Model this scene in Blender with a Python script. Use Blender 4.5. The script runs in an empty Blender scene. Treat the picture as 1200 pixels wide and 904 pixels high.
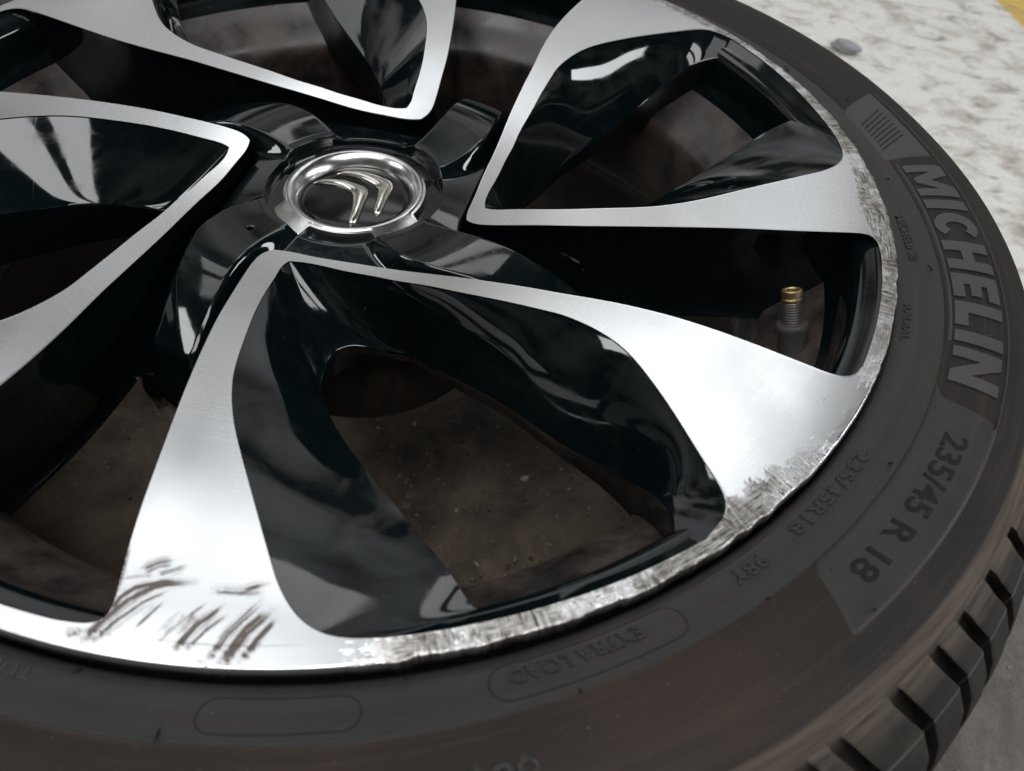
import bpy, bmesh, math, random
import numpy as np
from mathutils import Matrix, Vector
random.seed(7); RNG = np.random.default_rng(7)
R = math.radians
SC = bpy.context.scene
COL = SC.collection
ZO = 0.2285                      # height of the rim flange plane above the floor

# ------------------------------------------------------------------ camera
cd = bpy.data.cameras.new('camera'); cam = bpy.data.objects.new('camera', cd); COL.objects.link(cam)
CR = np.array([[0.95021727, 0.26244719, -0.16795417],
               [0.30706561, -0.69723673, 0.6477435],
               [0.05289464, -0.66707002, -0.7431149]])      # columns: right, down, forward
CP = (0.16561455, -0.31336358, 0.23733033 + ZO)
M = Matrix.Identity(4)
for i in range(3):
    M[i][0] = CR[i, 0]; M[i][1] = -CR[i, 1]; M[i][2] = -CR[i, 2]; M[i][3] = CP[i]
cam.matrix_world = M
cd.sensor_width = 36.0; cd.lens = 1034.5 / 1200 * 36.0
cd.clip_start = 0.01; cd.clip_end = 200
cd.dof.use_dof = True; cd.dof.focus_distance = 0.40; cd.dof.aperture_fstop = 13.0
SC.camera = cam

# ------------------------------------------------------------------ world: dim workshop surroundings
w = bpy.data.worlds.new('World'); SC.world = w; w.use_nodes = True
nt = w.node_tree; N = nt.nodes; L = nt.links
bg = N['Background']
tc = N.new('ShaderNodeTexCoord')
no = N.new('ShaderNodeTexNoise'); no.inputs['Scale'].default_value = 3.2; no.inputs['Detail'].default_value = 7; no.inputs['Distortion'].default_value = 0.6
L.new(tc.outputs['Generated'], no.inputs['Vector'])
rp = N.new('ShaderNodeValToRGB')                       # pale walls broken by dark and tan clutter
e = rp.color_ramp.elements
e[0].position = 0.41; e[0].color = (0.020, 0.021, 0.023, 1)
e[1].position = 0.66; e[1].color = (0.40, 0.41, 0.42, 1)
x = e.new(0.44); x.color = (0.13, 0.115, 0.095, 1)
x = e.new(0.53); x.color = (0.27, 0.275, 0.28, 1)
L.new(no.outputs['Fac'], rp.inputs['Fac'])
sxy = N.new('ShaderNodeSeparateXYZ'); L.new(tc.outputs['Generated'], sxy.inputs[0])
mr = N.new('ShaderNodeMapRange'); mr.inputs[1].default_value = 0.62; mr.inputs[2].default_value = 0.72     # dark roof above the walls
L.new(sxy.outputs['Z'], mr.inputs[0])
mx = N.new('ShaderNodeMix'); mx.data_type = 'RGBA'; L.new(mr.outputs[0], mx.inputs[0]); L.new(rp.outputs['Color'], mx.inputs[6]); mx.inputs[7].default_value = (0.05, 0.052, 0.055, 1)
# one pale wall on the far side, the rest of the workshop is dim
dt = N.new('ShaderNodeVectorMath'); dt.operation = 'DOT_PRODUCT'; L.new(tc.outputs['Generated'], dt.inputs[0]); dt.inputs[1].default_value = (-0.45, 0.89, 0.0)
mw = N.new('ShaderNodeMapRange'); mw.interpolation_type = 'SMOOTHSTEP'
for i_, q_ in enumerate((0.20, 0.50, 0.26, 1.15)): mw.inputs[i_ + 1].default_value = q_
L.new(dt.outputs['Value'], mw.inputs[0])
sc_ = N.new('ShaderNodeVectorMath'); sc_.operation = 'SCALE'; L.new(mx.outputs[2], sc_.inputs[0]); L.new(mw.outputs[0], sc_.inputs['Scale'])
L.new(sc_.outputs[0], bg.inputs['Color'])
bg.inputs['Strength'].default_value = 1.1

# ------------------------------------------------------------------ lamps: roof lights and windows of the workshop, plus added overhead fill
def area(name, loc, target, sx, sy, power, col):
    d = bpy.data.lights.new(name, 'AREA'); d.shape = 'RECTANGLE'; d.size = sx; d.size_y = sy
    d.energy = power; d.color = col
    o = bpy.data.objects.new(name, d); COL.objects.link(o); o.location = loc
    o.rotation_euler = (Vector(target) - Vector(loc)).to_track_quat('-Z', 'Y').to_euler()
    return o
for yy, xc, ln in ((0.25, -1.5, 2.2), (1.13, -1.5, 2.2), (2.01, -0.2, 2.4), (2.89, -0.2, 2.4)):
    area('roof_and_fill_light', (xc, yy, 3.1), (xc, yy, 0), ln, 0.64, (2.6 if yy < 1.5 else 3.4)*ln, (0.95, 0.975, 1.0))
for yy in (-0.75, -1.65):  # added fill strips behind the camera, to brighten floor and wheel openings
    area('roof_and_fill_light', (0.2, yy, 3.3), (0.2, yy, 0), 3.4, 0.64, 33, (0.97, 0.98, 1.0))
area('side_window', (2.5, 0.45, 1.45), (0.1, 0.1, 0.2), 2.2, 0.34, 20, (0.95, 0.975, 1.0))
area('rear_window', (-2.2, -0.85, 2.15), (0, 0, 0.2), 0.9, 0.5, 9, (0.95, 0.975, 1.0))

vs = SC.view_settings
vs.view_transform = 'Standard'; vs.look = 'None'; vs.exposure = 0.5; vs.gamma = 1.0; vs.use_curve_mapping = False

# ================================================================== helpers
def tag(o, label=None, cat=None, kind=None, group=None):
    if label: o['label'] = label
    if cat: o['category'] = cat
    if kind: o['kind'] = kind
    if group: o['group'] = group
    return o

class MB:
    """collects vertices, faces and per-vertex attributes for one mesh"""
    def __init__(s): s.v = []; s.f = []; s.n = 0; s.at = {}
    def add(s, V, F, **at):
        V = np.asarray(V, float).reshape(-1, 3)
        s.v.append(V); s.f += [tuple(int(i) + s.n for i in f) for f in F]
        for k in set(list(s.at) + list(at)):
            lst = s.at.setdefault(k, [np.zeros(s.n)] if s.n else [])
            lst.append(np.asarray(at[k], float).ravel() if k in at else np.zeros(len(V)))
        s.n += len(V)
    def grid(s, P, cu=False, cv=False, flip=False, **at):
        P = np.asarray(P, float); n, m = P.shape[:2]; F = []
        for i in range(n if cu else n - 1):
            i2 = (i + 1) % n
            for j in range(m if cv else m - 1):
                j2 = (j + 1) % m
                q = (i * m + j, i2 * m + j, i2 * m + j2, i * m + j2)
                F.append(q[::-1] if flip else q)
        s.add(P.reshape(-1, 3), F, **at)
    def build(s, name, mat, parent=None, smooth=True, weld=0.0, sharp=None, loc=None):
        me = bpy.data.meshes.new(name)
        V = np.concatenate(s.v)
        me.from_pydata(V.tolist(), [], s.f)
        for k, l in s.at.items():
            a = me.attributes.new(k, 'FLOAT', 'POINT'); a.data.foreach_set('value', np.concatenate(l).astype(np.float32))
        if weld:
            bm = bmesh.new(); bm.from_mesh(me); bmesh.ops.remove_doubles(bm, verts=bm.verts, dist=weld); bm.to_mesh(me); bm.free()
        me.materials.append(mat)
        me.polygons.foreach_set('use_smooth', [smooth] * len(me.polygons))
        if sharp is not None: me.set_sharp_from_angle(angle=R(sharp))
        me.update()
        return link(name, me, parent, loc)
def link(name, me, parent=None, loc=None):
    o = bpy.data.objects.new(name, me); COL.objects.link(o)
    if parent is not None: o.parent = parent
    if loc is not None: o.location = loc
    return o

def spline(P, n, it=4):
    """smooth curve through control points, resampled evenly to n points"""
    P = np.asarray(P, float)
    d = np.r_[0, np.cumsum(np.linalg.norm(np.diff(P, axis=0), axis=1))]
    T = np.zeros_like(P)
    T[1:-1] = (P[2:] - P[:-2]) / (d[2:] - d[:-2])[:, None]
    T[0] = (P[1] - P[0]) / (d[1] - d[0]); T[-1] = (P[-1] - P[-2]) / (d[-1] - d[-2])
    u = np.linspace(0, d[-1], 400); k = np.clip(np.searchsorted(d, u, side='right') - 1, 0, len(P) - 2)
    h = (d[k + 1] - d[k]); t = ((u - d[k]) / h)[:, None]; h = h[:, None]
    Q = (2*t**3 - 3*t**2 + 1)*P[k] + (t**3 - 2*t**2 + t)*h*T[k] + (-2*t**3 + 3*t**2)*P[k + 1] + (t**3 - t**2)*h*T[k + 1]
    def res(Q, m):
        d = np.r_[0, np.cumsum(np.linalg.norm(np.diff(Q, axis=0), axis=1))]; u = np.linspace(0, d[-1], m)
        return np.stack([np.interp(u, d, Q[:, c]) for c in range(Q.shape[1])], 1)
    Q = res(Q, 90)
    for _ in range(it): Q[1:-1] = .25*Q[:-2] + .5*Q[1:-1] + .25*Q[2:]
    # densify by cubic through the smoothed points
    m = len(Q); T = np.gradient(Q, axis=0); u = np.linspace(0, m - 1, max(n * 2, 300)); k = np.clip(u.astype(int), 0, m - 2); t = (u - k)[:, None]
    Q = (2*t**3 - 3*t**2 + 1)*Q[k] + (t**3 - 2*t**2 + t)*T[k] + (-2*t**3 + 3*t**2)*Q[k + 1] + (t**3 - t**2)*T[k + 1]
    return res(Q, n)
def pol(L_):                                   # (radius mm, degrees[, z mm]) -> metres
    A = np.array(L_, float); a = np.radians(A[:, 1]); r = A[:, 0] / 1000
    o = [r*np.cos(a), r*np.sin(a)]
    if A.shape[1] > 2: o.append(A[:, 2] / 1000)
    return np.stack(o, 1)
def rotz(P, deg):
    c, s_ = math.cos(R(deg)), math.sin(R(deg)); P = np.array(P, float); Q = P.copy()
    Q[..., 0] = c*P[..., 0] - s_*P[..., 1]; Q[..., 1] = s_*P[..., 0] + c*P[..., 1]
    return Q
def smoothstep(a, b, x):
    t = np.clip((x - a) / (b - a), 0, 1); return t*t*(3 - 2*t)
_H = RNG.random((64, 64))
def vnoise(x, y):                              # tiling value noise
    xi = np.floor(x).astype(int); yi = np.floor(y).astype(int); fx = x - xi; fy = y - yi
    fx = fx*fx*(3 - 2*fx); fy = fy*fy*(3 - 2*fy)
    g = lambda a, b: _H[a % 64, b % 64]
    return (g(xi, yi)*(1-fx) + g(xi+1, yi)*fx)*(1-fy) + (g(xi, yi+1)*(1-fx) + g(xi+1, yi+1)*fx)*fy

# ================================================================== materials
class Mat:
    def __init__(s, name):
        s.m = bpy.data.materials.new(name); s.m.use_nodes = True
        s.t = s.m.node_tree; s.p = s.t.nodes['Principled BSDF']
    def n(s, typ, **kw):
        nd = s.t.nodes.new('ShaderNode' + typ)
        for k, v in kw.items():
            if k in nd.inputs: s.put(v, nd.inputs[k])
            else: setattr(nd, k, v)
        return nd
    def put(s, v, sock):
        if isinstance(v, bpy.types.NodeSocket): s.t.links.new(v, sock)
        else: sock.default_value = v
    def set(s, **kw):
        for k, v in kw.items(): s.put(v, s.p.inputs[k.replace('_', ' ')])
    def math(s, op, a, b=0.0, c=None, clamp=False):
        nd = s.t.nodes.new('ShaderNodeMath'); nd.operation = op; nd.use_clamp = clamp
        s.put(a, nd.inputs[0]); s.put(b, nd.inputs[1])
        if c is not None: s.put(c, nd.inputs[2])
        return nd.outputs[0]
    def mix(s, f, a, b):
        nd = s.t.nodes.new('ShaderNodeMix'); nd.data_type = 'RGBA'
        s.put(f, nd.inputs[0]); s.put(a, nd.inputs[6]); s.put(b, nd.inputs[7]); return nd.outputs[2]
    def mixf(s, f, a, b):
        nd = s.t.nodes.new('ShaderNodeMix'); s.put(f, nd.inputs[0]); s.put(a, nd.inputs[2]); s.put(b, nd.inputs[3]); return nd.outputs[0]
    def rng(s, v, a, b, c=0.0, d=1.0, smooth=False):
        nd = s.t.nodes.new('ShaderNodeMapRange'); nd.interpolation_type = 'SMOOTHSTEP' if smooth else 'LINEAR'
        for i, q in enumerate((v, a, b, c, d)): s.put(q, nd.inputs[i])
        return nd.outputs[0]
    def noise(s, vec, scale, detail=3.0, rough=0.55, dist=0.0):
        nd = s.n('TexNoise', Vector=vec, Scale=scale, Detail=detail, Roughness=rough, Distortion=dist); return nd.outputs['Fac']
    def attr(s, name):
        nd = s.t.nodes.new('ShaderNodeAttribute'); nd.attribute_name = name; return nd.outputs['Fac']
    def scale(s, vec, v):
        nd = s.t.nodes.new('ShaderNodeMapping'); s.put(vec, nd.inputs['Vector']); nd.inputs['Scale'].default_value = v; return nd.outputs['Vector']
    def bump(s, h, strength, dist=0.001):
        nd = s.n('Bump', Height=h, Strength=strength, Distance=dist); return nd.outputs['Normal']

car_wheel = bpy.data.objects.new('car_wheel', None); COL.objects.link(car_wheel); car_wheel.empty_display_size = 0.05
tag(car_wheel, 'alloy car wheel with black and machined silver spokes and worn tyre lying on the floor', 'wheel')

def wheel_coord(m):
    t = m.t.nodes.new('ShaderNodeTexCoord'); t.object = car_wheel; return t.outputs['Object']
def polar(m):
    v = wheel_coord(m); sx = m.n('SeparateXYZ', Vector=v)
    r = m.math('SQRT', m.math('ADD', m.math('MULTIPLY', sx.outputs[0], sx.outputs[0]), m.math('MULTIPLY', sx.outputs[1], sx.outputs[1])))
    a = m.math('ARCTAN2', sx.outputs[1], sx.outputs[0])
    cb = m.n('CombineXYZ', X=r, Y=m.math('MULTIPLY', a, 0.2), Z=sx.outputs[2])
    return v, r, cb.outputs[0]

# machined aluminium, with attributes rash (kerb damage) and dirt (rubber scuffs)
m = Mat('machined_aluminium'); v, r, pc = polar(m)
turn = m.noise(m.scale(pc, (2600, 6, 1)), 1.0, 2.0, .5)
fine = m.noise(v, 60, 4)
smud = m.noise(v, 17, 3, .5, .6)
rash = m.attr('rash'); dirt = m.attr('dirt')
gouge = m.noise(m.scale(pc, (130, 1150, 60)), 1.0, 4, .65)
gouge2 = m.noise(v, 520, 5, .7); gouge3 = m.noise(m.scale(pc, (1500, 150, 60)), 1.0, 4, .65); dirn = m.rng(m.noise(v, 55, 2), .44, .56)
gouge = m.mixf(dirn, gouge, gouge3)
rash = m.math('MULTIPLY', rash, m.rng(m.noise(v, 75, 4, .6), .34, .52, .35, 1.0))
rm = m.rng(m.math('ADD', rash, m.math('MULTIPLY', m.math('SUBTRACT', m.math('ADD', gouge, m.math('MULTIPLY', gouge2, .6)), .8), 1.1)), .34, .70)
dn = m.noise(v, 900, 3)
dm = m.math('MULTIPLY', m.math('MULTIPLY', dirt, 1.85), m.rng(dn, .25, .6, .8, 1.0), clamp=True)
colr = m.mix(m.rng(m.math('ADD', m.math('MULTIPLY', gouge, .7), m.math('MULTIPLY', gouge2, .3)), .42, .60), (.115, .095, .082, 1), (.72, .70, .66, 1))
col = m.mix(rm, m.mix(m.rng(smud, .35, .7, 0, .35), (.80, .81, .815, 1), (.68, .69, .70, 1)), colr)
col = m.mix(dm, col, (.105, .082, .070, 1))
rough = m.math('ADD', .185, m.math('ADD', m.math('MULTIPLY', turn, .06), m.rng(smud, .3, .75, 0, .09)))
rough = m.mixf(rm, rough, .36); rough = m.mixf(dm, rough, .6)
turn2 = m.noise(m.scale(pc, (1100, 5, 1)), 1.0, 2, .6)
hgt = m.math('ADD', m.math('ADD', m.math('MULTIPLY', turn, .006), m.math('MULTIPLY', turn2, .010)), m.math('MULTIPLY', rm, m.math('ADD', gouge, gouge2)))
m.set(Base_Color=col, Metallic=m.mixf(dm, 1.0, .15), Roughness=rough, Normal=m.bump(hgt, .4, .0004), Anisotropic=.3)
MACH = m.m

# black gloss lacquer
m = Mat('black_gloss_paint'); v, r, pc = polar(m)
n1 = m.noise(v, 14, 4, .6); dust = m.noise(v, 420, 3, .6); n2 = m.noise(m.scale(v, (1, 1, 2.2)), 38, 4, .6, 1.0)
speck = m.rng(m.noise(v, 1500, 2), .74, .80)
film = m.math('MULTIPLY', m.rng(n2, .48, .78), m.rng(dust, .3, .7, .4, 1.))
scr = m.rng(m.noise(m.scale(pc, (1400, 26, 30)), 1.0, 2, .5), .70, .76)
col = m.mix(m.math('MULTIPLY', film, .022), (.0018, .0042, .0050, 1), (.20, .19, .17, 1))
col = m.mix(m.math('MULTIPLY', speck, .35), col, (.25, .24, .22, 1))
m.set(Base_Color=col, Roughness=m.math('ADD', .045, m.math('ADD', m.math('MULTIPLY', film, .16), m.math('MULTIPLY', scr, .12))), IOR=1.55,
      Normal=m.bump(n1, .05, .002))
BLACK = m.m

# dusty barrel of the rim
m = Mat('dusty_black_barrel'); v, r, pc = polar(m)
n1 = m.noise(pc, 40, 5, .6); n2 = m.noise(v, 260, 3)
f = m.math('MULTIPLY', m.rng(n1, .35, .68), m.rng(n2, .2, .7, .5, 1.))
m.set(Base_Color=m.mix(f, (.012, .011, .011, 1), (.075, .054, .043, 1)), Roughness=m.mixf(f, .28, .62))
BARREL = m.m

def rubber(name, zone):
    m = Mat(name); v, r, pc = polar(m)
    n1 = m.noise(v, 30, 5, .6); n2 = m.noise(v, 1800, 2); n3 = m.noise(m.scale(pc, (600, 40, 40)), 1.0, 3, .6)
    n4 = m.noise(v, 9, 3, .5)
    grey = m.mix(n1, (.0155, .0148, .0143, 1), (.031, .0292, .0275, 1))
    brown = m.mix(m.rng(n1, .3, .7), (.0045, .0037, .0032, 1), (.0135, .0098, .0075, 1))
    brown = m.mix(m.rng(n4, .48, .68, 0, .75), brown, (.027, .0158, .0098, 1))
    if zone == 'side':
        jit = m.math('MULTIPLY', m.math('SUBTRACT', n1, .5), .0012)
        rr = m.math('ADD', r, jit)
        f = m.rng(rr, .2652, .2660)
        c = m.mix(f, grey, brown)
        worn = m.math('MULTIPLY', m.rng(r, .2992, .3008), m.rng(r, .3085, .3045))
        c = m.mix(m.math('MULTIPLY', worn, m.rng(n3, .3, .62, .45, 1.)), c, (.115, .090, .072, 1))
        rg = m.mixf(f, .50, .62)
    elif zone == 'smooth':
        c = grey; rg = .47
    elif zone == 'dark':
        c = (.005, .0046, .0044, 1); rg = .75
    elif zone == 'letter':
        c = m.mix(n1, (.034, .0325, .031, 1), (.058, .055, .052, 1)); rg = .45
    elif zone == 'bar':
        c = m.mix(n1, (.030, .0285, .0272, 1), (.050, .0465, .043, 1)); rg = .5
    else:
        worn = m.math('MULTIPLY', m.rng(r, .3145, .3085), m.rng(n3, .32, .6))
        c = m.mix(m.rng(n1, .3, .7), (.017, .0163, .0157, 1), (.033, .030, .027, 1))
        c = m.mix(worn, c, (.105, .083, .067, 1))
        c = m.mix(m.rng(m.noise(v, 15, 3), .55, .72, 0, .5), c, (.085, .07, .05, 1)); rg = .55
    if zone == 'tread':
        ln_ = m.math('MULTIPLY', m.rng(m.math('ABSOLUTE', m.math('SUBTRACT', r, .3198)), .0005, .0002), m.rng(n3, .3, .55))
        c = m.mix(m.math('MULTIPLY', ln_, .6), c, (.15, .135, .12, 1))
    sp = m.rng(m.noise(v, 1000, 1), .75, .80)
    c = m.mix(m.math('MULTIPLY', sp, .28), c, (.30, .25, .20, 1))
    c = m.mix(m.rng(m.noise(m.scale(pc, (420, 16, 20)), 1.0, 4, .6), .52, .75, 0, .13), c, (.09, .066, .048, 1))
    m.set(Base_Color=c, Roughness=m.math('ADD', rg, m.math('MULTIPLY', m.math('SUBTRACT', n1, .5), .25)), IOR=1.45, Specular_IOR_Level=.33,
          Normal=m.bump(m.math('ADD', m.math('ADD', n2, m.math('MULTIPLY', n3, .8)), m.math('MULTIPLY', m.math('SINE', m.math('MULTIPLY', r, 6283.0/1.1)), m.rng(m.noise(v, 24, 3), .45, .65, 0, .35))), .25, .0005))
    return m.m
RUB = rubber('tyre_sidewall_rubber', 'side'); RUBG = rubber('smooth_grey_rubber', 'smooth'); RUBD = rubber('dark_rubber_lettering', 'dark')
RUBL = rubber('smooth_letter_rubber', 'letter'); RUBB = rubber('raised_grey_rubber', 'bar'); RUBT = rubber('tread_rubber', 'tread')

def simple(name, col, rough, metal=0.0, nscale=60, namp=.25, bump=0.0):
    m = Mat(name); v = wheel_coord(m); n = m.noise(v, nscale, 4)
    c2 = tuple(x*(1 - namp) for x in col[:3]) + (1,)
    m.set(Base_Color=m.mix(m.rng(n, .3, .7), c2, col), Roughness=m.rng(n, .3, .7, rough*1.25, rough*.9), Metallic=metal)
    if bump: m.set(Normal=m.bump(m.noise(v, nscale*8, 3), bump, .0005))
    return m.m
CHROME = simple('worn_chrome', (.62, .615, .60, 1), .20, 1.0, 240, .22, .05)
CHEV = simple('polished_emblem_metal', (.60, .57, .52, 1), .17, 1.0, 400, .2)
DISC = simple('dark_tinted_chrome', (.010, .010, .009, 1), .12, .5, 90, .3)
BRASS = simple('brass', (.52, .39, .21, 1), .42, 1.0, 900, .3)
VRUB = simple('valve_rubber', (.055, .053, .052, 1), .5, 0, 300, .3, .1)
STEEL = simple('dull_steel', (.20, .185, .17, 1), .5, .8, 500, .3)

# ================================================================== floor
m = Mat('worn_painted_concrete'); t = m.n('TexCoord'); v = t.outputs['Object']
sx = m.n('SeparateXYZ', Vector=v); X, Y = sx.outputs[0], sx.outputs[1]
nA = m.noise(v, 4.5, 6, .62, .4); nB = m.noise(v, 24, 6, .65, .5); nC = m.noise(v, 150, 4, .6); nD = m.noise(v, 800, 3, .6); nS = m.noise(v, 13, 7, .66, .8); nT = m.noise(m.scale(v, (1, 1.5, 1)), 30, 6, .66, .6)
conc = m.mix(m.rng(nB, .3, .7), (.105, .094, .083, 1), (.18, .166, .148, 1))
conc = m.mix(m.rng(nC, .35, .65, 0, .6), conc, (.085, .072, .060, 1))
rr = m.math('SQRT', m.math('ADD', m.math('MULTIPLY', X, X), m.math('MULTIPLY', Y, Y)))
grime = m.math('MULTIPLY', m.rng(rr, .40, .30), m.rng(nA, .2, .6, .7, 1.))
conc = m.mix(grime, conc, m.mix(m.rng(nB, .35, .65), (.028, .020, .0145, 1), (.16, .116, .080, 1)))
pm = m.math('ADD', m.math('ADD', Y, m.math('MULTIPLY', X, -.22)), m.math('MULTIPLY', m.math('SUBTRACT', nA, .5), .35))
pm = m.rng(pm, .10, .17)
chip = m.rng(m.math('ADD', nB, m.math('MULTIPLY', nT, .6)), .90, .98)
stain = m.rng(m.math('ADD', m.math('MULTIPLY', nS, .55), m.math('MULTIPLY', nT, .6)), .54, .74)
paint = m.mix(stain, (.68, .665, .62, 1), (.31, .262, .212, 1))
yl = m.math('ADD', m.math('MULTIPLY', m.math('SUBTRACT', X, .425), .92), m.math('MULTIPLY', m.math('SUBTRACT', Y, .92), .39))
paint = m.mix(m.rng(yl, 0, .006), paint, m.mix(m.math('MULTIPLY', stain, .6), (.60, .40, .09, 1), (.33, .26, .13, 1)))
pf = m.math('MULTIPLY', pm, m.math('SUBTRACT', 1.0, m.math('MULTIPLY', chip, .4)))
spk = m.rng(m.noise(v, 1300, 1), .74, .80); dsp = m.math('MULTIPLY', m.rng(m.noise(v, 210, 3, .6), .62, .70), .55)
col = m.mix(pf, conc, m.mix(dsp, paint, (.24, .205, .17, 1))); col = m.mix(m.math('MULTIPLY', spk, .5), col, (.6, .57, .52, 1))
m.set(Base_Color=col, Roughness=m.mixf(pf, .72, .55), Normal=m.bump(m.math('ADD', m.math('MULTIPLY', nC, 1.0), m.math('ADD', m.math('MULTIPLY', nD, .45), m.math('MULTIPLY', nB, 2.0))), .55, .003))
FLOOR = m.m
mb = MB(); g = np.linspace(-1, 1, 81); g = np.sign(g)*np.abs(g)**2.2*6.0
P = np.stack(np.meshgrid(g, g, indexing='ij') + [np.zeros((81, 81))], -1); P[..., 1] += .3
P[..., 2] = (vnoise(P[..., 0]*11 + 7, P[..., 1]*11) - .5)*.0022
mb.grid(P); fl = mb.build('floor', FLOOR); tag(fl, 'grey concrete floor with worn white paint and a yellow stripe', 'floor', 'structure')

# ================================================================== rim geometry tables (canonical spoke, 4-fold)
_zr = np.array([58, 75, 95, 120, 150, 180, 210, 235, 246.]) ; _zk = np.array([-10.2, -7.0, -4.0, -.8, 1.2, 2.3, 2.6, 2.0, 1.2])
_ZP = np.polyfit(_zr, _zk, 4)
def zf(r): return np.polyval(_ZP, np.clip(r*1000, 55, 247)) / 1000
_ra = np.array([274.5, 297, 304, 312, 322, 330, 347.5, 357, 364.5]); _rr = np.array([238.6, 238.2, 238.7, 239.6, 240.6, 240.0, 239.2, 239.0, 238.6])/1000
def rin(a): return np.interp((np.asarray(a) - 274.5) % 90 + 274.5, _ra, _rr)
OUT_L = [(238.6, 274.5), (237.6, 276.9), (235.4, 277.9), (228, 277.7), (218.4, 277.1), (200.9, 276.0), (180, 274.7), (144, 271.6), (112.8, 267.8), (94, 265.0), (75.6, 261.0), (67.5, 259.2), (63.5, 259.1), (60.6, 260.6)]
OUT_R = [(60.6, 260.6), (58.4, 263.8), (57.5, 270), (57.6, 277), (60.8, 294), (69.5, 307.6), (79, 316.7), (89.5, 323.6), (110.6, 331.9), (126.8, 335.9), (146, 339.6), (165, 341.9), (181, 343.0), (197, 343.7), (217, 344.3), (233, 344.8), (236.6, 345.3), (238.7, 346.2), (239.2, 347.5)]
IN_L = [(238.2, 297), (236.6, 293.6), (232, 291.4), (222, 289.5), (207, 287.7), (193, 285.9), (172.5, 282.7), (157.9, 280.1), (143.4, 277.8), (133.5, 276.6), (121, 275.4), (102.8, 273.4), (88, 271.9), (77.5, 270.9), (68, 269.3), (65.0, 270.2)]
IN_R = [(65.0, 270.2), (63.4, 273), (64.2, 284), (66.6, 289.5), (73.5, 302), (78.6, 307), (86.8, 314.3), (97.6, 320), (116.6, 327.2), (126, 329.6), (135.7, 331.7), (151.5, 332.9), (166.2, 332.6), (187, 330.5), (202.8, 328.8), (215.7, 327.5), (231, 326.2), (237, 325.2), (240.6, 322)]

def lift(xy): return np.concatenate([xy, zf(np.hypot(xy[..., 0], xy[..., 1]))[..., None]], -1)
def coons(c0, c1, d0, d1):
    """c0,c1: (n,2) along s at v=0/1 ; d0,d1: (m,2) along v at s=0/1"""
    n, mm = len(c0), len(d0); s = np.linspace(0, 1, n)[:, None, None]; t = np.linspace(0, 1, mm)[None, :, None]
    return ((1-t)*c0[:, None] + t*c1[:, None] + (1-s)*d0[None] + s*d1[None]
            - ((1-s)*(1-t)*c0[0] + s*(1-t)*c0[-1] + (1-s)*t*c1[0] + s*t*c1[-1]))
def arc(a0, a1, n):
    a = np.linspace(a0, a1, n); r = rin(a); return np.stack([r*np.cos(np.radians(a)), r*np.sin(np.radians(a))], 1)

STROKES = [([(29.9, -240.5), (31.5, -234.2), (34.5, -226.2), (39.9, -218.8), (49.2, -214.7)], 1.1, 0.9), ([(32.6, -240.3), (35.1, -232.1), (38.8, -225.1), (44.0, -218.7)], 0.55, 0.8), ([(31.7, -230.1), (31.8, -225.9), (34.1, -221.7), (39.5, -218.1), (44.6, -215.5)], 0.85, 0.9), ([(28.9, -221.4), (34.4, -218.2), (37.0, -216.8)], 0.3, 0.6), ([(33.3, -216.4), (36.3, -213.1), (40.1, -210.9)], 1.7, 0.45), ([(38.1, -216.0), (44.5, -211.1)], 0.7, 0.45), ([(55.6, -215.0), (63.1, -212.8), (69.0, -208.5)], 1.2, 0.6), ([(60.0, -214.7), (69.7, -211.3)], 0.5, 0.4), ([(41.1, -232.4), (44.1, -222.8)], 0.15, 0.6), ([(47.1, -232.3), (50.5, -223.9)], 0.25, 0.7), ([(49.3, -234.6), (52.9, -225.1), (55.8, -219.6)], 0.25, 0.7), ([(54.7, -235.0), (56.8, -226.2), (60.4, -218.4)], 0.85, 0.85), ([(52.3, -230.9), (54.1, -223.1)], 0.2, 0.6), ([(57.8, -233.6), (59.8, -227.2), (63.3, -220.6)], 0.3, 0.7), ([(64.9, -234.1), (66.0, -225.4), (70.3, -214.0)], 0.75, 0.8), ([(68.9, -233.5), (70.7, -223.7), (74.5, -215.0)], 1.4, 0.75), ([(73.5, -231.9), (74.4, -224.8), (76.8, -217.1)], 0.85, 0.85), ([(63.5, -235.5), (64.0, -235.8)], 0.45, 0.9), ([(69.6, -233.4), (70.6, -233.5)], 0.8, 0.9), ([(24.6, -211.0), (28.6, -221.0), (32.1, -233.2)], 0.7, 0.5), ([(24.2, -240.5), (27.9, -238.1)], 0.9, 0.5)]
_rs = random.Random(4)
for pts_, hw_, s_ in list(STROKES):
    for _ in range(3):
        o1, o2 = _rs.uniform(-2.6, 2.6), _rs.uniform(-1.2, 1.2)
        c0, c1 = _rs.uniform(0, .35), _rs.uniform(.6, 1.0)
        Pq = np.array(pts_); uu = np.linspace(0, 1, len(Pq)); uq = np.linspace(c0, c1, 4)
        STROKES.append(([(float(np.interp(q_, uu, Pq[:, 0]) + o1), float(np.interp(q_, uu, Pq[:, 1]) + o2)) for q_ in uq], _rs.uniform(.10, .35), s_*_rs.uniform(.3, .6)))
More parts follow.
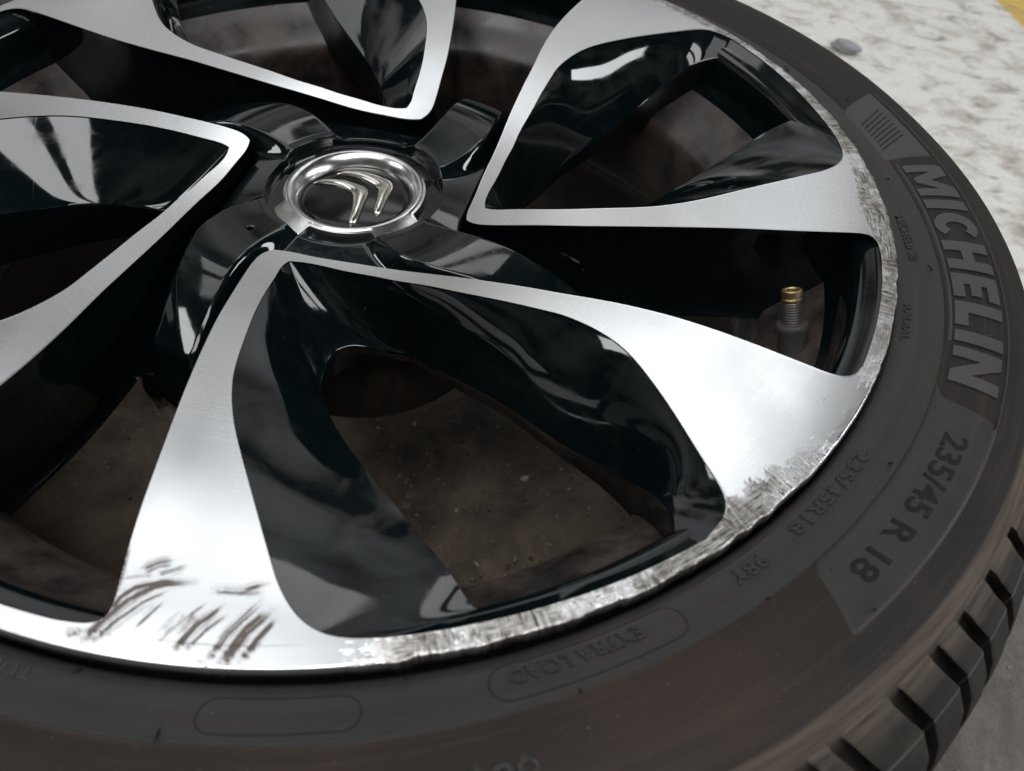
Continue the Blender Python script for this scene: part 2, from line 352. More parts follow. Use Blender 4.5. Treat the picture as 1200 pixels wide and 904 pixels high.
def dirt_at(x, y):
    x = x*1000; y = y*1000; out = np.zeros_like(x)
    wob = (vnoise(x*.8 + 3, y*.8) - .5)*.9
    for pts, hw, s in STROKES:
        P = np.array(pts); d = np.full_like(x, 1e9); tt = np.zeros_like(x); sg = np.zeros_like(x)
        for q in range(len(P) - 1):
            a, b = P[q], P[q + 1]; ab = b - a
            t = np.clip(((x-a[0])*ab[0] + (y-a[1])*ab[1])/(ab@ab), 0, 1)
            e = np.hypot(x-a[0]-t*ab[0], y-a[1]-t*ab[1]); k = e < d
            sg = np.where(k, (ab[0]*(y-a[1]) - ab[1]*(x-a[0]))/math.sqrt(ab@ab), sg); d = np.where(k, e, d); tt = np.where(k, (q+t)/(len(P)-1), tt)
        wdt = max(hw*1.3, .40)
        along = vnoise(sg*2.7 + pts[0][0]*7.3, tt*1.6 + pts[0][1]*3.1)           # streaks run with the stroke
        fade = smoothstep(-.05, .16, tt)*(1 - smoothstep(.74, 1.02, tt)*.85)
        core = 1 - smoothstep(wdt*.2, wdt*1.3 + .25, d + wob*min(hw, .45)*.8)
        out = np.maximum(out, s*core*fade*(.20 + .95*smoothstep(.3, .7, along)))
    return np.clip(out, 0, 1)
def rash_az(a):
    a = a % 360
    return np.interp(a, [0, 22, 40, 70, 90, 130, 180, 230, 262, 293, 297, 300, 326, 331, 336, 343, 348, 360],
                     [.95, .95, .8, .75, .35, .2, .2, .1, .02, .02, .8, 1.0, 1.0, .85, .35, .12, .6, .95])
def rash_at(x, y):
    r = np.hypot(x, y)*1000; a = np.degrees(np.arctan2(y, x)); s = rash_az(a)
    lim = 238.5 - 9.5*np.exp(-((((a - 327) + 180) % 360 - 180)/4.5)**2)*vnoise(a*3.2, r*.05) - 4*np.exp(-((((a - 13) + 180) % 360 - 180)/6)**2) - 3*(vnoise(a*4, r*.1) - .4)
    o = s*smoothstep(lim - 4.0, lim + 2.0, r)
    blot = np.exp(-(((a % 360 - 341)/1.4)**2 + ((r - 233)/2.2)**2))*.55 + np.exp(-(((a % 360 - 338)/1.2)**2 + ((r - 237)/2.)**2))*.5
    o = np.maximum(o, blot)
    # faint turning scratches on the neighbouring foot
    return np.clip(o, 0, 1)

# hole through each pocket: (r, az, z) along its rim, left side, hub end, right side, rim side
H_L = [(231.4, 303.6, -4.9), (226, 303.2, -4.4), (213, 302.3, -6.6), (203, 301.3, -9.2), (190, 299.9, -13), (178, 298.5, -17), (163, 296.2, -21), (148, 293.5, -24.5), (132, 290.4, -27.5), (113, 287.0, -32)]
H_E = [(113, 287.0, -32), (100, 286.6, -34), (89, 288.2, -34), (84, 292.5, -35), (82.5, 300, -40), (85, 309.5, -44)]
H_R = [(85, 309.5, -44), (108, 316.4, -40.5), (129, 321.0, -39), (157, 323.4, -37), (179, 325.0, -33), (199, 325.2, -26), (210, 324.5, -18), (222, 323.2, -10), (231.6, 321.2, -5.2)]
H_A = [(231.6, 321.2, -5.2), (231.5, 316, -5.0), (231.4, 309, -4.9), (231.4, 303.6, -4.9)]

def offs(C, d):                                # offset a planar curve sideways (left of travel = +)
    T = np.gradient(C, axis=0); T /= np.linalg.norm(T, axis=1)[:, None] + 1e-12
    return C + np.reshape(d, (-1, 1))*np.stack([-T[:, 1], T[:, 0]], 1)
EDGE = [(0.0, 0.0), (.00022, -.00005), (.00042, -.0002), (.00052, -.00045), (.00055, -.0008)]

def make_spoke(k):
    rot = 90*k
    fine = (k == 0)
    n, mm = (520, 170) if fine else (170, 40)
    oL, oR = spline(pol(OUT_L), n), spline(pol(OUT_R), n)
    iL, iR = spline(pol(IN_L), n), spline(pol(IN_R), n)
    cross = np.linspace(0, 1, mm)[:, None]; cross = oL[-1]*(1-cross) + iL[-1]*cross
    GL = coons(oL, iL, arc(274.5, 297, mm), cross)
    m2 = 60 if fine else 36
    cross2 = np.linspace(0, 1, m2)[:, None]; cross2 = oR[0]*(1-cross2) + iR[0]*cross2
    GR = coons(oR, iR, cross2, arc(347.5, 322, m2))
    # ---- machined face
    mb = MB()
    def put(G2, flip):
        G = rotz(lift(G2), rot)
        mb.grid(G, flip=flip, rash=rash_at(G[..., 0], G[..., 1]), dirt=dirt_at(G[..., 0], G[..., 1]) if fine else np.zeros(G.shape[:2]))
    put(GL, False); put(GR, False)
    O = np.concatenate([oL, oR[1:]]); I = np.concatenate([iL, iR[1:]])
    for C, sg in ((O, -1), (I, 1)):
        rows = []
        zb = zf(np.hypot(C[:, 0], C[:, 1]))
        for d, dz in EDGE:
            Q = offs(C, sg*d); rows.append(np.c_[Q, zb + dz])
        G = rotz(np.stack(rows, 1), rot); mb.grid(G, flip=sg > 0, rash=rash_at(G[..., 0], G[..., 1])*.7)
    # which side is which: outward for O must point away from the face
    face = mb
    # ---- painted body: outer walls
    body = MB()
    Oc = O[::2] if fine else O
    zb = zf(np.hypot(Oc[:, 0], Oc[:, 1])); rO = np.hypot(Oc[:, 0], Oc[:, 1])
    deep = np.interp(rO, [.055, .075, .10, .20, .225, .239], [-.040, -.046, -.052, -.050, -.040, -.022])
    rows = []
    for d, f_ in ((.00050, None), (.0008, .03), (.0013, .08), (.0016, .2), (.0019, .4), (.0021, .6), (.0020, .8), (.0012, .95), (-.0005, 1.0)):
        taper = np.clip((.2375 - rO)/.012, 0.0, 1)
        Q = offs(Oc, -(.0005 + (d - .0005)*taper))
        z = zb - .0006 if f_ is None else zb*(1-f_) + deep*f_ - .0006*(1-f_)
        rows.append(np.c_[Q, z])
    W = np.stack(rows, 1); body.grid(rotz(W, rot), flip=True)
    # ---- pocket
    nn = 110
    Iall = spline(np.concatenate([pol(IN_L), pol(IN_R)[1:]]), 1200, 1)
    dI = np.r_[0, np.cumsum(np.linalg.norm(np.diff(Iall, axis=0), axis=1))]
    I0 = np.concatenate([iL, iR[1:]]); r0 = np.hypot(I0[:, 0], I0[:, 1])
    na = len(iL)
    ja = int(np.argmin(np.abs(np.hypot(iL[:, 0], iL[:, 1]) - .080)))
    jb = na - 1 + int(np.argmin(np.abs(np.hypot(iR[:, 0], iR[:, 1]) - .0745) + (np.arange(len(iR)) > n//2)))
    def resamp(C, q):
        d = np.r_[0, np.cumsum(np.linalg.norm(np.diff(C, axis=0), axis=1))]; u = np.linspace(0, d[-1], q)
        return np.stack([np.interp(u, d, C[:, c]) for c in range(C.shape[1])], 1)
    Q1, Q2, Q3, Q4 = 220, 120, 260, 100
    segI = [resamp(I0[:ja+1], Q1), resamp(I0[ja:jb+1], Q2), resamp(I0[jb:], Q3), arc(322, 297, Q4)]
    segH = [spline(pol(H_L), Q1, 6), spline(pol(H_E), Q2, 6), spline(pol(H_R), Q3, 8), spline(pol(H_A), Q4, 2)]
    I2 = np.concatenate([s[:-1] for s in segI]); H3 = np.concatenate([s[:-1] for s in segH])
    # smooth joints of the hole loop
    for _ in range(26): H3 = .25*np.roll(H3, 1, 0) + .5*H3 + .25*np.roll(H3, -1, 0)
    nl = len(I2)
    wl = np.zeros(nl); wl[:Q1 - 10] = 1                  # left cheek
    wr = np.zeros(nl); wr[Q1 + Q2 - 2:Q1 + Q2 + Q3 - 14] = 1      # right cheek
    we = np.zeros(nl); we[-Q4 + 1:] = 1
    for a_ in (wl, wr, we):
        for _ in range(500): a_[:] = .25*np.roll(a_, 1) + .5*a_ + .25*np.roll(a_, -1)
    zI = zf(np.hypot(I2[:, 0], I2[:, 1])) - .0007
    rows = []
    T = np.r_[0, .02, .05, .09, np.linspace(.14, 1, 26)]
    Tt = np.roll(I2, -1, 0) - np.roll(I2, 1, 0); Tt /= np.linalg.norm(Tt, axis=1)[:, None]
    nor = np.stack([-Tt[:, 1], Tt[:, 0]], 1)
    for t_ in T:
        fl_ = 1 - (1 - t_)**1.45
        fr_ = .55*t_ + .45*t_**1.8
        fe_ = t_
        fd_ = 1 - (1 - t_)**1.3
        wrest = 1 - np.clip(wl + wr + we, 0, 1)
        f_ = wl*fl_ + wr*fr_ + we*fe_ + wrest*fd_
        xy = I2*(1 - t_) + H3[:, :2]*t_ + nor*(.0005*(1 - t_))[:, None] if False else I2*(1 - t_) + H3[:, :2]*t_
        z = zI*(1 - f_) + H3[:, 2]*f_
        rows.append(np.c_[xy, z])
    # light smoothing along the rows so that the lacquer reads as one cast surface
    Pk = np.stack(rows, 1)
    for _ in range(2):
        Pk[:, 4:-1] = (np.roll(Pk, 1, 0)[:, 4:-1] + np.roll(Pk, -1, 0)[:, 4:-1] + Pk[:, 3:-2] + Pk[:, 5:] + 2*Pk[:, 4:-1]) / 6
    body.grid(rotz(Pk, rot), cu=True)
    # rounded lip and wall below the hole
    cen = np.array([pol([(170, 306)])[0]])
    D = H3[:, :2] - cen; D /= np.linalg.norm(D, axis=1)[:, None]
    rH = np.hypot(H3[:, 0], H3[:, 1])
    zbot = np.interp(rH, [.09, .12, .2, .222, .235], [-.052, -.052, -.050, -.034, -.020])
    rows = []
    for q, dz, f_ in ((0, 0, 0), (-.0004, -.0006, 0), (-.0003, -.0016, .0), (.0008, 0, .25), (.002, 0, .6), (.003, 0, 1.0)):
        z = (H3[:, 2] + dz)*(1 - f_) + np.minimum(zbot, H3[:, 2] - .004)*f_
        rows.append(np.c_[H3[:, :2] + D*q, z])
    Wh = np.stack(rows, 1); body.grid(rotz(Wh, rot), cu=True)
    # underside closing the arms
    a1 = resamp(W[:len(W)//2, -1], 90); b1 = resamp((Wh[:, -1] + np.c_[D*.0015, np.full(len(D), .0015)])[:Q1], 90)
    body.grid(rotz(np.stack([a1, b1], 1), rot))
    a2 = resamp(W[len(W)//2:, -1], 110); b2 = resamp((Wh[:, -1] + np.c_[D*.0015, np.full(len(D), .0015)])[Q1:Q1 + Q2 + Q3 - 2], 110)
    body.grid(rotz(np.stack([a2, b2], 1), rot))
    sp = body.build('spoke', BLACK, car_wheel, weld=2e-5, sharp=38, loc=(0, 0, ZO))
    fc = face.build('machined_face', MACH, sp, weld=2e-5)
    return sp
spokes = [make_spoke(k) for k in range(4)]

# ================================================================== rim: machined ring, lacquered lip, barrel
na = 1440
A = np.linspace(0, 360, na, endpoint=False); ca, sa = np.cos(np.radians(A)), np.sin(np.radians(A))
mb = MB()
ri = rin(A); rz = rash_az(A)
rows = []; rash = []
jag = (vnoise(A*.9, A*0 + 3) - .5)*.0011 + (vnoise(A*5.1, A*0 + 9) - .5)*.0005
for t_ in np.linspace(0, 1, 11):
    r_ = ri + (.2449 - ri)*t_ ; rr_ = r_ + jag*rz*t_*.9
    z = zf(r_) - t_**2*.0004*rz*(vnoise(A*5.3, A*0 + t_*6))*.9
    rows.append(np.stack([rr_*ca, rr_*sa, z], 1)); rash.append(rash_at(r_*ca, r_*sa))
for dr, dz in ((.0004, -.0003), (.0007, -.0010), (.0007, -.0030), (.0002, -.006), (-.002, -.009)):
    r_ = .2449 + dr + jag*rz*.9
    z = zf(np.full(na, .2449)) + dz - rz*.0004*vnoise(A*9.3, A*0 + 8)*.9*(dr > .0003)
    rows.append(np.stack([r_*ca, r_*sa, z], 1)); rash.append(rz*.9)
G = np.stack(rows, 1)
mb.grid(G, cu=True, rash=np.stack(rash, 1), dirt=dirt_at(G[..., 0], G[..., 1]))
ring = MB(); ring = mb
# barrel with lip
BPROF = [(.2387, .0006), (.2378, -.0003), (.2360, -.0014), (.2335, -.0028), (.2314, -.0043), (.2299, -.0062), (.2290, -.0095), (.2282, -.0150), (.2272, -.0215), (.2240, -.0285), (.2170, -.0345), (.2085, -.0400), (.2020, -.0450), (.1998, -.0485), (.1990, -.0540), (.1990, -.092), (.2010, -.097), (.2120, -.108), (.2150, -.114), (.2170, -.185), (.2200, -.196), (.2270, -.204), (.2400, -.210), (.2455, -.212)]
def revolve(prof, a=A, sub=1):
    P = np.array(prof); aa = np.radians(a)
    return np.stack([P[None, :, 0]*np.cos(aa)[:, None], P[None, :, 0]*np.sin(aa)[:, None], np.broadcast_to(P[None, :, 1], (len(a), len(P)))], -1)
rim = MB(); bp = spline(np.array(BPROF[:10]), 40, 1)
lip = revolve(bp, A[::4]).copy()
# lip follows the ring's inner edge
ss = (rin(A[::4]) - .2386)[:, None]*np.clip(1 - np.arange(40)/14, 0, 1)[None]
lip[..., 0] += ss*np.cos(np.radians(A[::4]))[:, None]; lip[..., 1] += ss*np.sin(np.radians(A[::4]))[:, None]
rim.grid(lip, cu=True); ro = rim.build('rim', BLACK, car_wheel, loc=(0, 0, ZO))
mb2 = MB(); mb2.grid(revolve(spline(np.array(BPROF[9:]), 120, 1), A[::4]), cu=True); mb2.build('barrel', BARREL, ro)
ring.build('machined_ring', MACH, ro, weld=0)

# ================================================================== hub spider
azs = np.linspace(0, 360, 1440, endpoint=False)
O_ALL = [rotz(np.concatenate([spline(pol(OUT_L), 160), spline(pol(OUT_R), 160)[1:]]), 90*k) for k in range(4)]
def aR(r): P = np.array(OUT_R[4:]); return np.interp(r*1000, P[:, 0], P[:, 1])
def aL(r): P = np.array(OUT_L[::-1][3:]); return np.interp(r*1000, P[:, 0], P[:, 1])
top_r = np.array([.0420, .0450, .0500, .0600, .0720, .0850, .0960, .1060, .1150, .1230])
top_z = np.array([-.0112, -.0111, -.0109, -.0105, -.0101, -.0114, -.0150, -.0196, -.0250, -.0310])
RR = np.r_[.026, .034, np.linspace(.0404, .0432, 12), np.linspace(.044, .1225, 150)]
r2 = np.broadcast_to(RR[None], (len(azs), len(RR))).copy(); a2 = azs[:, None] + 0*r2
GX, GY = r2*np.cos(np.radians(a2)), r2*np.sin(np.radians(a2))
pet = np.concatenate([spline(pol(OUT_L), 160)[60:], spline(pol(OUT_R), 160)[1:110]])       # one petal, tip and arms
lc = (a2 - 245) % 90 + 245                                        # fold every point next to that petal
dmin = np.full(GX.shape, 1.0); ins = np.zeros(GX.shape, bool)
for sh in (0, 90):
    px_, py_ = r2*np.cos(np.radians(lc + sh - 0)), r2*np.sin(np.radians(lc + sh))
    for q in range(len(pet) - 1):
        (ax_, ay_), (bx_, by_) = pet[q], pet[q + 1]; ux, uy = bx_ - ax_, by_ - ay_
        t_ = np.clip(((px_ - ax_)*ux + (py_ - ay_)*uy)/(ux*ux + uy*uy), 0, 1)
        dmin = np.minimum(dmin, np.hypot(px_ - ax_ - t_*ux, py_ - ay_ - t_*uy))
    cl = np.concatenate([pet, pet[:1]])
    for q in range(len(cl) - 1):
        (ax_, ay_), (bx_, by_) = cl[q], cl[q + 1]
        c_ = (ay_ > py_) != (by_ > py_)
        ins ^= c_ & (px_ < (bx_ - ax_)*(py_ - ay_)/(by_ - ay_ + 1e-15) + ax_)
dist = np.where(ins, -dmin, dmin)
gw_ = np.interp(r2, [.055, .062, .08, .12], [.0032, .0036, .0046, .0048])
e_ = np.clip((dist - np.interp(r2, [.06, .08], [.0008, .0026]))/gw_, 0, 1); prof = (1 - (1 - e_)**2.3)**.62
low = np.interp(r2, [.045, .058, .075, .12], [-.026, -.030, -.036, -.052])
tz = np.interp(r2, top_r, top_z)
tz = tz + .0008*smoothstep(.004, .016, dist)*smoothstep(.055, .07, r2) - .012*smoothstep(.1165, .1225, r2)**2
P_ = np.array([(44, 306, 343), (50, 308, 343.5), (60, 312, 344.5), (75, 320, 346.5), (87, 327.5, 348.5), (101, 334, 350.4), (112, 337.8, 351.4), (124, 340, 352)], float)
lb = (a2 - 290) % 90 + 290
e1 = np.minimum(r2*np.radians(lb - np.interp(r2*1000, P_[:, 0], P_[:, 1])), r2*np.radians(np.interp(r2*1000, P_[:, 0], P_[:, 2]) - lb))
def pspl(r, xs, ys):
    q = np.linspace(xs[0], xs[-1], 400); v_ = np.interp(q, xs, ys)
    for _ in range(900): v_[1:-1] = .25*v_[:-2] + .5*v_[1:-1] + .25*v_[2:]
    return np.interp(r, q, v_)
tz_low = pspl(r2, [.042, .060, .075, .087, .100, .112, .1225], [-.0150, -.0178, -.0195, -.0215, -.0260, -.0320, -.0385]) - .010*smoothstep(.1165, .1225, r2)**2
tz_top = pspl(r2, [.045, .060, .072, .084, .096, .106, .115, .1225], [-.0118, -.0096, -.0086, -.0098, -.0142, -.0190, -.0245, -.0300]) - .012*smoothstep(.1165, .1225, r2)**2
pl = smoothstep(-.0050, .0034, e1)
tz = tz_low + (tz_top - tz_low)*pl
Z = low + (tz - low)*prof
for _ in range(2):
    Z[:, 1:-1] = (np.roll(Z, 1, 0)[:, 1:-1] + np.roll(Z, -1, 0)[:, 1:-1] + Z[:, :-2] + Z[:, 2:] + 2*Z[:, 1:-1]) / 6
floor_z = -.0195
st = smoothstep(.0411, .0418, r2); Z = floor_z*(1 - st) + Z*st
hx, hy = pol([(56.5, 242)])[0]; dh = np.hypot(GX - hx, GY - hy)
Z = Z - .006*(1 - smoothstep(.0011, .0019, dh))
G = np.stack([GX, GY, Z], -1)
sk = []
for rr_, dz in ((.1236, -.006), (.1240, -.013), (.1225, -.022), (.095, -.026)):
    sk.append(np.stack([rr_*np.cos(np.radians(azs)), rr_*np.sin(np.radians(azs)), Z[:, -1] + dz], -1))
G = np.concatenate([G, np.stack(sk, 1)], 1)
hide = (dist < -.0015) & (r2 > .066); hide = np.concatenate([hide] + [hide[:, -1:]]*len(sk), 1)
nA_, nR_ = G.shape[:2]; F = []
for i_ in range(nA_):
    i2_ = (i_ + 1) % nA_
    for j_ in range(nR_ - 1):
        if hide[i_, j_] and hide[i2_, j_ + 1]: continue
        F.append((i_*nR_ + j_, i2_*nR_ + j_, i2_*nR_ + j_ + 1, i_*nR_ + j_ + 1))
mb = MB(); mb.add(G.reshape(-1, 3), F)
hub = mb.build('hub', BLACK, car_wheel, loc=(0, 0, ZO))
# mounting pad below and one bolt well ring
mb = MB(); mb.grid(revolve([(.070, -.040), (.070, -.10), (.066, -.106), (.034, -.106), (.032, -.10), (.032, -.03)], A[::8]), cu=True)
mb.build('mounting_pad', BARREL, hub, sharp=35)
# ================================================================== centre cap
def cap_r(a):                                      # outer outline with four notches
    d = (a - 327 + 45) % 90 - 45
    return .0335 + (.0405 - .0335)*(1 - smoothstep(16.0, 20.5, np.abs(d)))
n = 720; a_ = np.linspace(0, 360, n, endpoint=False); cr = cap_r(a_)
for _ in range(3): cr = .25*np.roll(cr, 1) + .5*cr + .25*np.roll(cr, -1)
cc, cs = np.cos(np.radians(a_)), np.sin(np.radians(a_))
rows = []
def crow(rf, z): rows.append(np.stack([rf*cc, rf*cs, np.broadcast_to(z, rf.shape)], 1))
one = np.ones(n)
for r_, z_ in ((.0255, -.0205), (.0262, -.0190), (.0275, -.0172), (.0290, -.0157), (.0302, -.0150), (.0311, -.0148), (.0318, -.0151)): crow(one*r_, z_)
for t_ in (.15, .4, .7, .92): crow(.0318 + (cr - .0318)*t_, -.0151 - .0034*(t_*(cr - .0318)/.0087) - .0002)
ze = -.0153 - .0034*((cr - .0318)/.0087)
crow(cr, ze - .0004); crow(cr + .0003, ze - .0012); crow(cr + .0001, ze - .004); crow(cr - .001, np.full(n, -.030))
mb = MB(); mb.grid(np.stack(rows, 1), cu=True)
cap = mb.build('centre_cap', CHROME, car_wheel, loc=(0, 0, ZO), sharp=40)
mb = MB(); mb.grid(revolve([(.0, -.0178), (.006, -.0179), (.012, -.0183), (.018, -.0189), (.023, -.0197), (.0252, -.0203), (.0263, -.0215)], a_[::4]), cu=True)
mb.build('cap_disc', DISC, cap)
C1o = [(-15.7, 11.3), (-12.2, 14.5), (-2.4, 16.7), (5.9, 16.6), (11.8, 15.1), (14.2, 12.0), (15.4, 4.4), (16.9, -10.0), (15.6, -11.6)]
C1i = [(-15.7, 11.3), (-9.1, 11.7), (-1.5, 11.0), (5.7, 8.7), (8.4, 7.0), (9.8, 3.9), (11.5, -1.4), (13.6, -9.6), (15.6, -11.6)]
C2o = [(-23.4, 1.1), (-18.4, 4.8), (-10.0, 6.2), (-2.5, 5.7), (3.1, 4.8), (6.0, 2.0), (7.6, -6.0), (9.2, -19.6), (7.4, -22.4)]
C2i = [(-23.4, 1.1), (-18.0, 2.0), (-10.0, 2.0), (-3.1, -.3), (-.8, -1.8), (.8, -4.6), (3.6, -11.8), (5.7, -20.5), (7.4, -22.4)]
for o_, i_ in ((C1o, C1i), (C2o, C2i)):
    o2 = spline(np.array(o_)/1000, 60, 1); i2 = spline(np.array(i_)/1000, 60, 1)
    rows = []
    for t_, h in ((0, -.0005), (0.0, .0008), (.10, .0016), (.3, .0023), (.5, .0026), (.7, .0023), (.9, .0016), (1, .0008), (1, -.0005)):
        xy = o2*(1-t_) + i2*t_; wd = np.linalg.norm(o2 - i2, axis=1)/.005
        z = -.0178 - .0019*(np.hypot(xy[:, 0], xy[:, 1])/.023)**2 + h*np.clip(wd, 0, 1)**.7
        rows.append(np.c_[xy, z])
    mb = MB(); mb.grid(np.stack(rows, 1)); ch = mb.build('emblem_chevron', CHEV, cap, sharp=60)

# ================================================================== tyre
DWA = np.array([-110, -90, -17, -1, 11, 30, 65, 120, 180, 250]); DWZ = np.array([0, 0, 0, -.0015, -.0045, -.0078, -.0082, -.006, -.003, 0])
_ta = np.linspace(-110, 250, 721); _tz = np.interp(_ta, DWA, DWZ)
for _ in range(60): _tz = .25*np.roll(_tz, 1) + .5*_tz + .25*np.roll(_tz, -1)
def warp(a): return np.interp((np.asarray(a) + 110) % 360 - 110, _ta, _tz)
TPROF = [(.2310, -.030), (.2400, -.026), (.2440, -.0170), (.2453, -.0100), (.2461, -.0068), (.2473, -.0053), (.2502, -.0042), (.2560, -.0030), (.2600, -.0016), (.2640, -.0005), (.2652, -.0001), (.2656, -.0005), (.2680, .0002), (.2720, .0012), (.2780, .0021), (.2840, .0025), (.2900, .0021), (.2950, .0012), (.2980, .0005), (.2994, .0001), (.3001, -.0004), (.3010, -.0016), (.3030, -.0050), (.3060, -.0095)]
_TP = np.array(TPROF)
def zt(r): return np.interp(r, _TP[:, 0], _TP[:, 1])
def on_tyre(r, a, h=0.0):
    r = np.asarray(r, float); a = np.asarray(a, float)
    return np.stack([r*np.cos(np.radians(a)), r*np.sin(np.radians(a)), zt(r) + warp(a) + h], -1)
CARC = [(.3062, -.0100), (.3075, -.0200), (.3130, -.0350), (.3190, -.0480), (.3235, -.0620), (.3262, -.0800), (.3275, -.1120)]
prof = TPROF + CARC
prof = prof + [(r_, -.225 - z_) for r_, z_ in reversed(prof[:-1])]
na2 = 1080; A2 = np.linspace(0, 360, na2, endpoint=False)
Pp = np.array(prof)
dens = []
for q in range(len(Pp) - 1):
    for t_ in np.linspace(0, 1, 3, endpoint=False): dens.append(Pp[q]*(1-t_) + Pp[q+1]*t_)
dens.append(Pp[-1]); dens = np.array(dens)
G = revolve(dens, A2).copy()
fade = np.clip((dens[:, 1] + .2)/.16, 0, 1)
G[..., 2] += warp(A2)[:, None]*fade[None]
mb = MB(); mb.grid(G, cu=True)
tyre = mb.build('tyre', RUB, car_wheel, loc=(0, 0, ZO))
tag(tyre, 'black tyre with raised sidewall lettering and worn brown shoulder')

# ---- shoulder tread blocks
BLK = np.array([(.3050, -.0082), (.3066, -.0098), (.3092, -.0132), (.3128, -.0210), (.3165, -.0275), (.3196, -.0335), (.3200, -.0342), (.3230, -.0405), (.3262, -.0475), (.3295, -.0600), (.3318, -.0780), (.3326, -.0890)])
lean = np.interp(-BLK[:, 1], [.008, .012, .020, .0335, .05, .065, .09], [0, .5, 1.45, 3.1, 3.75, 4.0, 4.1])
tops = [320.4, 325.2, 329.2, 332.4, 336.3]
b = 336.3; i = 0
while b < 320.4 + 360 - 4.6:
    b += (4.1, 4.7, 3.6, 4.9, 3.9, 4.4)[i % 6]; i += 1
    if b < 320.4 + 360 - 2.2: tops.append(b)
cache = {}
for q in range(len(tops)):
    a0 = tops[q]; a1 = tops[(q + 1) % len(tops)] + (360 if q == len(tops) - 1 else 0)
    key = round(a1 - a0, 1); gw = 1.2
    if key not in cache:
        nb = 12; rows = []
        us = np.linspace(0, 1, nb)
        for (r_, z_), le in zip(BLK, lean):
            wgap = gw*np.interp(-z_, [.008, .0135, .03, .09], [.75, 1.0, .9, .75])
            az = le + wgap/2 + us*(key - wgap)
            r3 = np.full(nb, r_)
            r3[0] -= .0004; r3[-1] -= .0004
            rows.append(np.stack([r3*np.cos(np.radians(az)), r3*np.sin(np.radians(az)), np.full(nb, z_)], 1))
        S = np.stack(rows, 0)
        def inner(row, dep):
            Rr = np.hypot(row[..., 0], row[..., 1]); return np.concatenate([row[..., :2]*((Rr - dep)/Rr)[..., None], row[..., 2:] - .0015], -1)
        mb = MB(); mb.grid(S)
        dep = np.interp(-BLK[:, 1], [.008, .0098, .0135, .022, .09], [.0006, .0025, .006, .0075, .0075])
        for c_, fl_ in ((0, False), (-1, True)):
            e0 = S[:, c_]; Rr = np.hypot(e0[:, 0], e0[:, 1]); e1 = np.c_[e0[:, :2]*((Rr - dep)/Rr)[:, None], e0[:, 2] - .001]
            e5 = np.c_[e0[:, :2]*((Rr - dep*.12)/Rr)[:, None], e0[:, 2] - .0002]
            mb.grid(np.stack([e0, e5, e1], 1), flip=not fl_)
        mb.grid(np.stack([S[-1], inner(S[-1], .0075)], 0), flip=False)
        ob = mb.build('tread_block', RUBT, tyre, weld=1e-6, sharp=32); cache[key] = ob.data
        ob.rotation_euler.z = R(a0)
    else:
        ob = link('tread_block', cache[key], tyre); ob.rotation_euler.z = R(a0)
    ob.location.z = float(warp((a0 + a1)/2 + 2))*.8

# ---- lettering wrapped round the sidewall
def slice_up(bm):
    xs = [v.co.x for v in bm.verts]; x0, x1 = min(xs), max(xs)
    for y_ in np.linspace(0, .73, 7)[1:-1]:
        bmesh.ops.bisect_plane(bm, geom=bm.verts[:] + bm.edges[:] + bm.faces[:], plane_co=(0, y_, 0), plane_no=(0, 1, 0))
    for x_ in np.arange(x0 + .3, x1, .3):
        bmesh.ops.bisect_plane(bm, geom=bm.verts[:] + bm.edges[:] + bm.faces[:], plane_co=(x_, 0, 0), plane_no=(1, 0, 0))
    bmesh.ops.triangulate(bm, faces=bm.faces)
def glyph_mesh(text):
    """broad block capitals"""
    t, h = .25, .729
    G = {'I': (.25, [[(0, 0), (t, 0), (t, h), (0, h)]]),
         'L': (.56, [[(0, 0), (.56, 0), (.56, .2), (t, .2), (t, h), (0, h)]]),
         'E': (.58, [[(0, 0), (.58, 0), (.58, .18), (t, .18), (t, .28), (.52, .28), (.52, .45), (t, .45), (t, h - .18), (.58, h - .18), (.58, h), (0, h)]]),
         'H': (.74, [[(0, 0), (t, 0), (t, .27), (.74 - t, .27), (.74 - t, 0), (.74, 0), (.74, h), (.74 - t, h), (.74 - t, .46), (t, .46), (t, h), (0, h)]]),
         'N': (.76, [[(0, 0), (.22, 0), (.22, .42), (.52, 0), (.76, 0), (.76, h), (.54, h), (.54, .31), (.24, h), (0, h)]]),
         'M': (.92, [[(0, 0), (.21, 0), (.21, .44), (.39, .06), (.53, .06), (.71, .44), (.71, 0), (.92, 0), (.92, h), (.64, h), (.46, .36), (.28, h), (0, h)]])}
    o = [(.35 + .35*math.cos(R(q))*1.0, h/2 + h/2*math.sin(R(q))) for q in range(42, 319, 12)]
    i_ = [(.37 + .13*math.cos(R(q)), h/2 + .185*math.sin(R(q))) for q in range(318, 41, -12)]
    G['C'] = (.66, [o + i_])
    bm = bmesh.new(); x = 0
    for ch in text:
        w_, polys = G[ch]
        for p_ in polys: bm.faces.new([bm.verts.new((x + a_, b_, 0)) for a_, b_ in p_])
        x += w_ + .12
    bm.normal_update()
    bmesh.ops.triangulate(bm, faces=bm.faces)
    for vtx in bm.verts: vtx.co.x += .14*vtx.co.y
    me = bpy.data.meshes.new('glyphs'); bm.to_mesh(me); bm.free(); return me
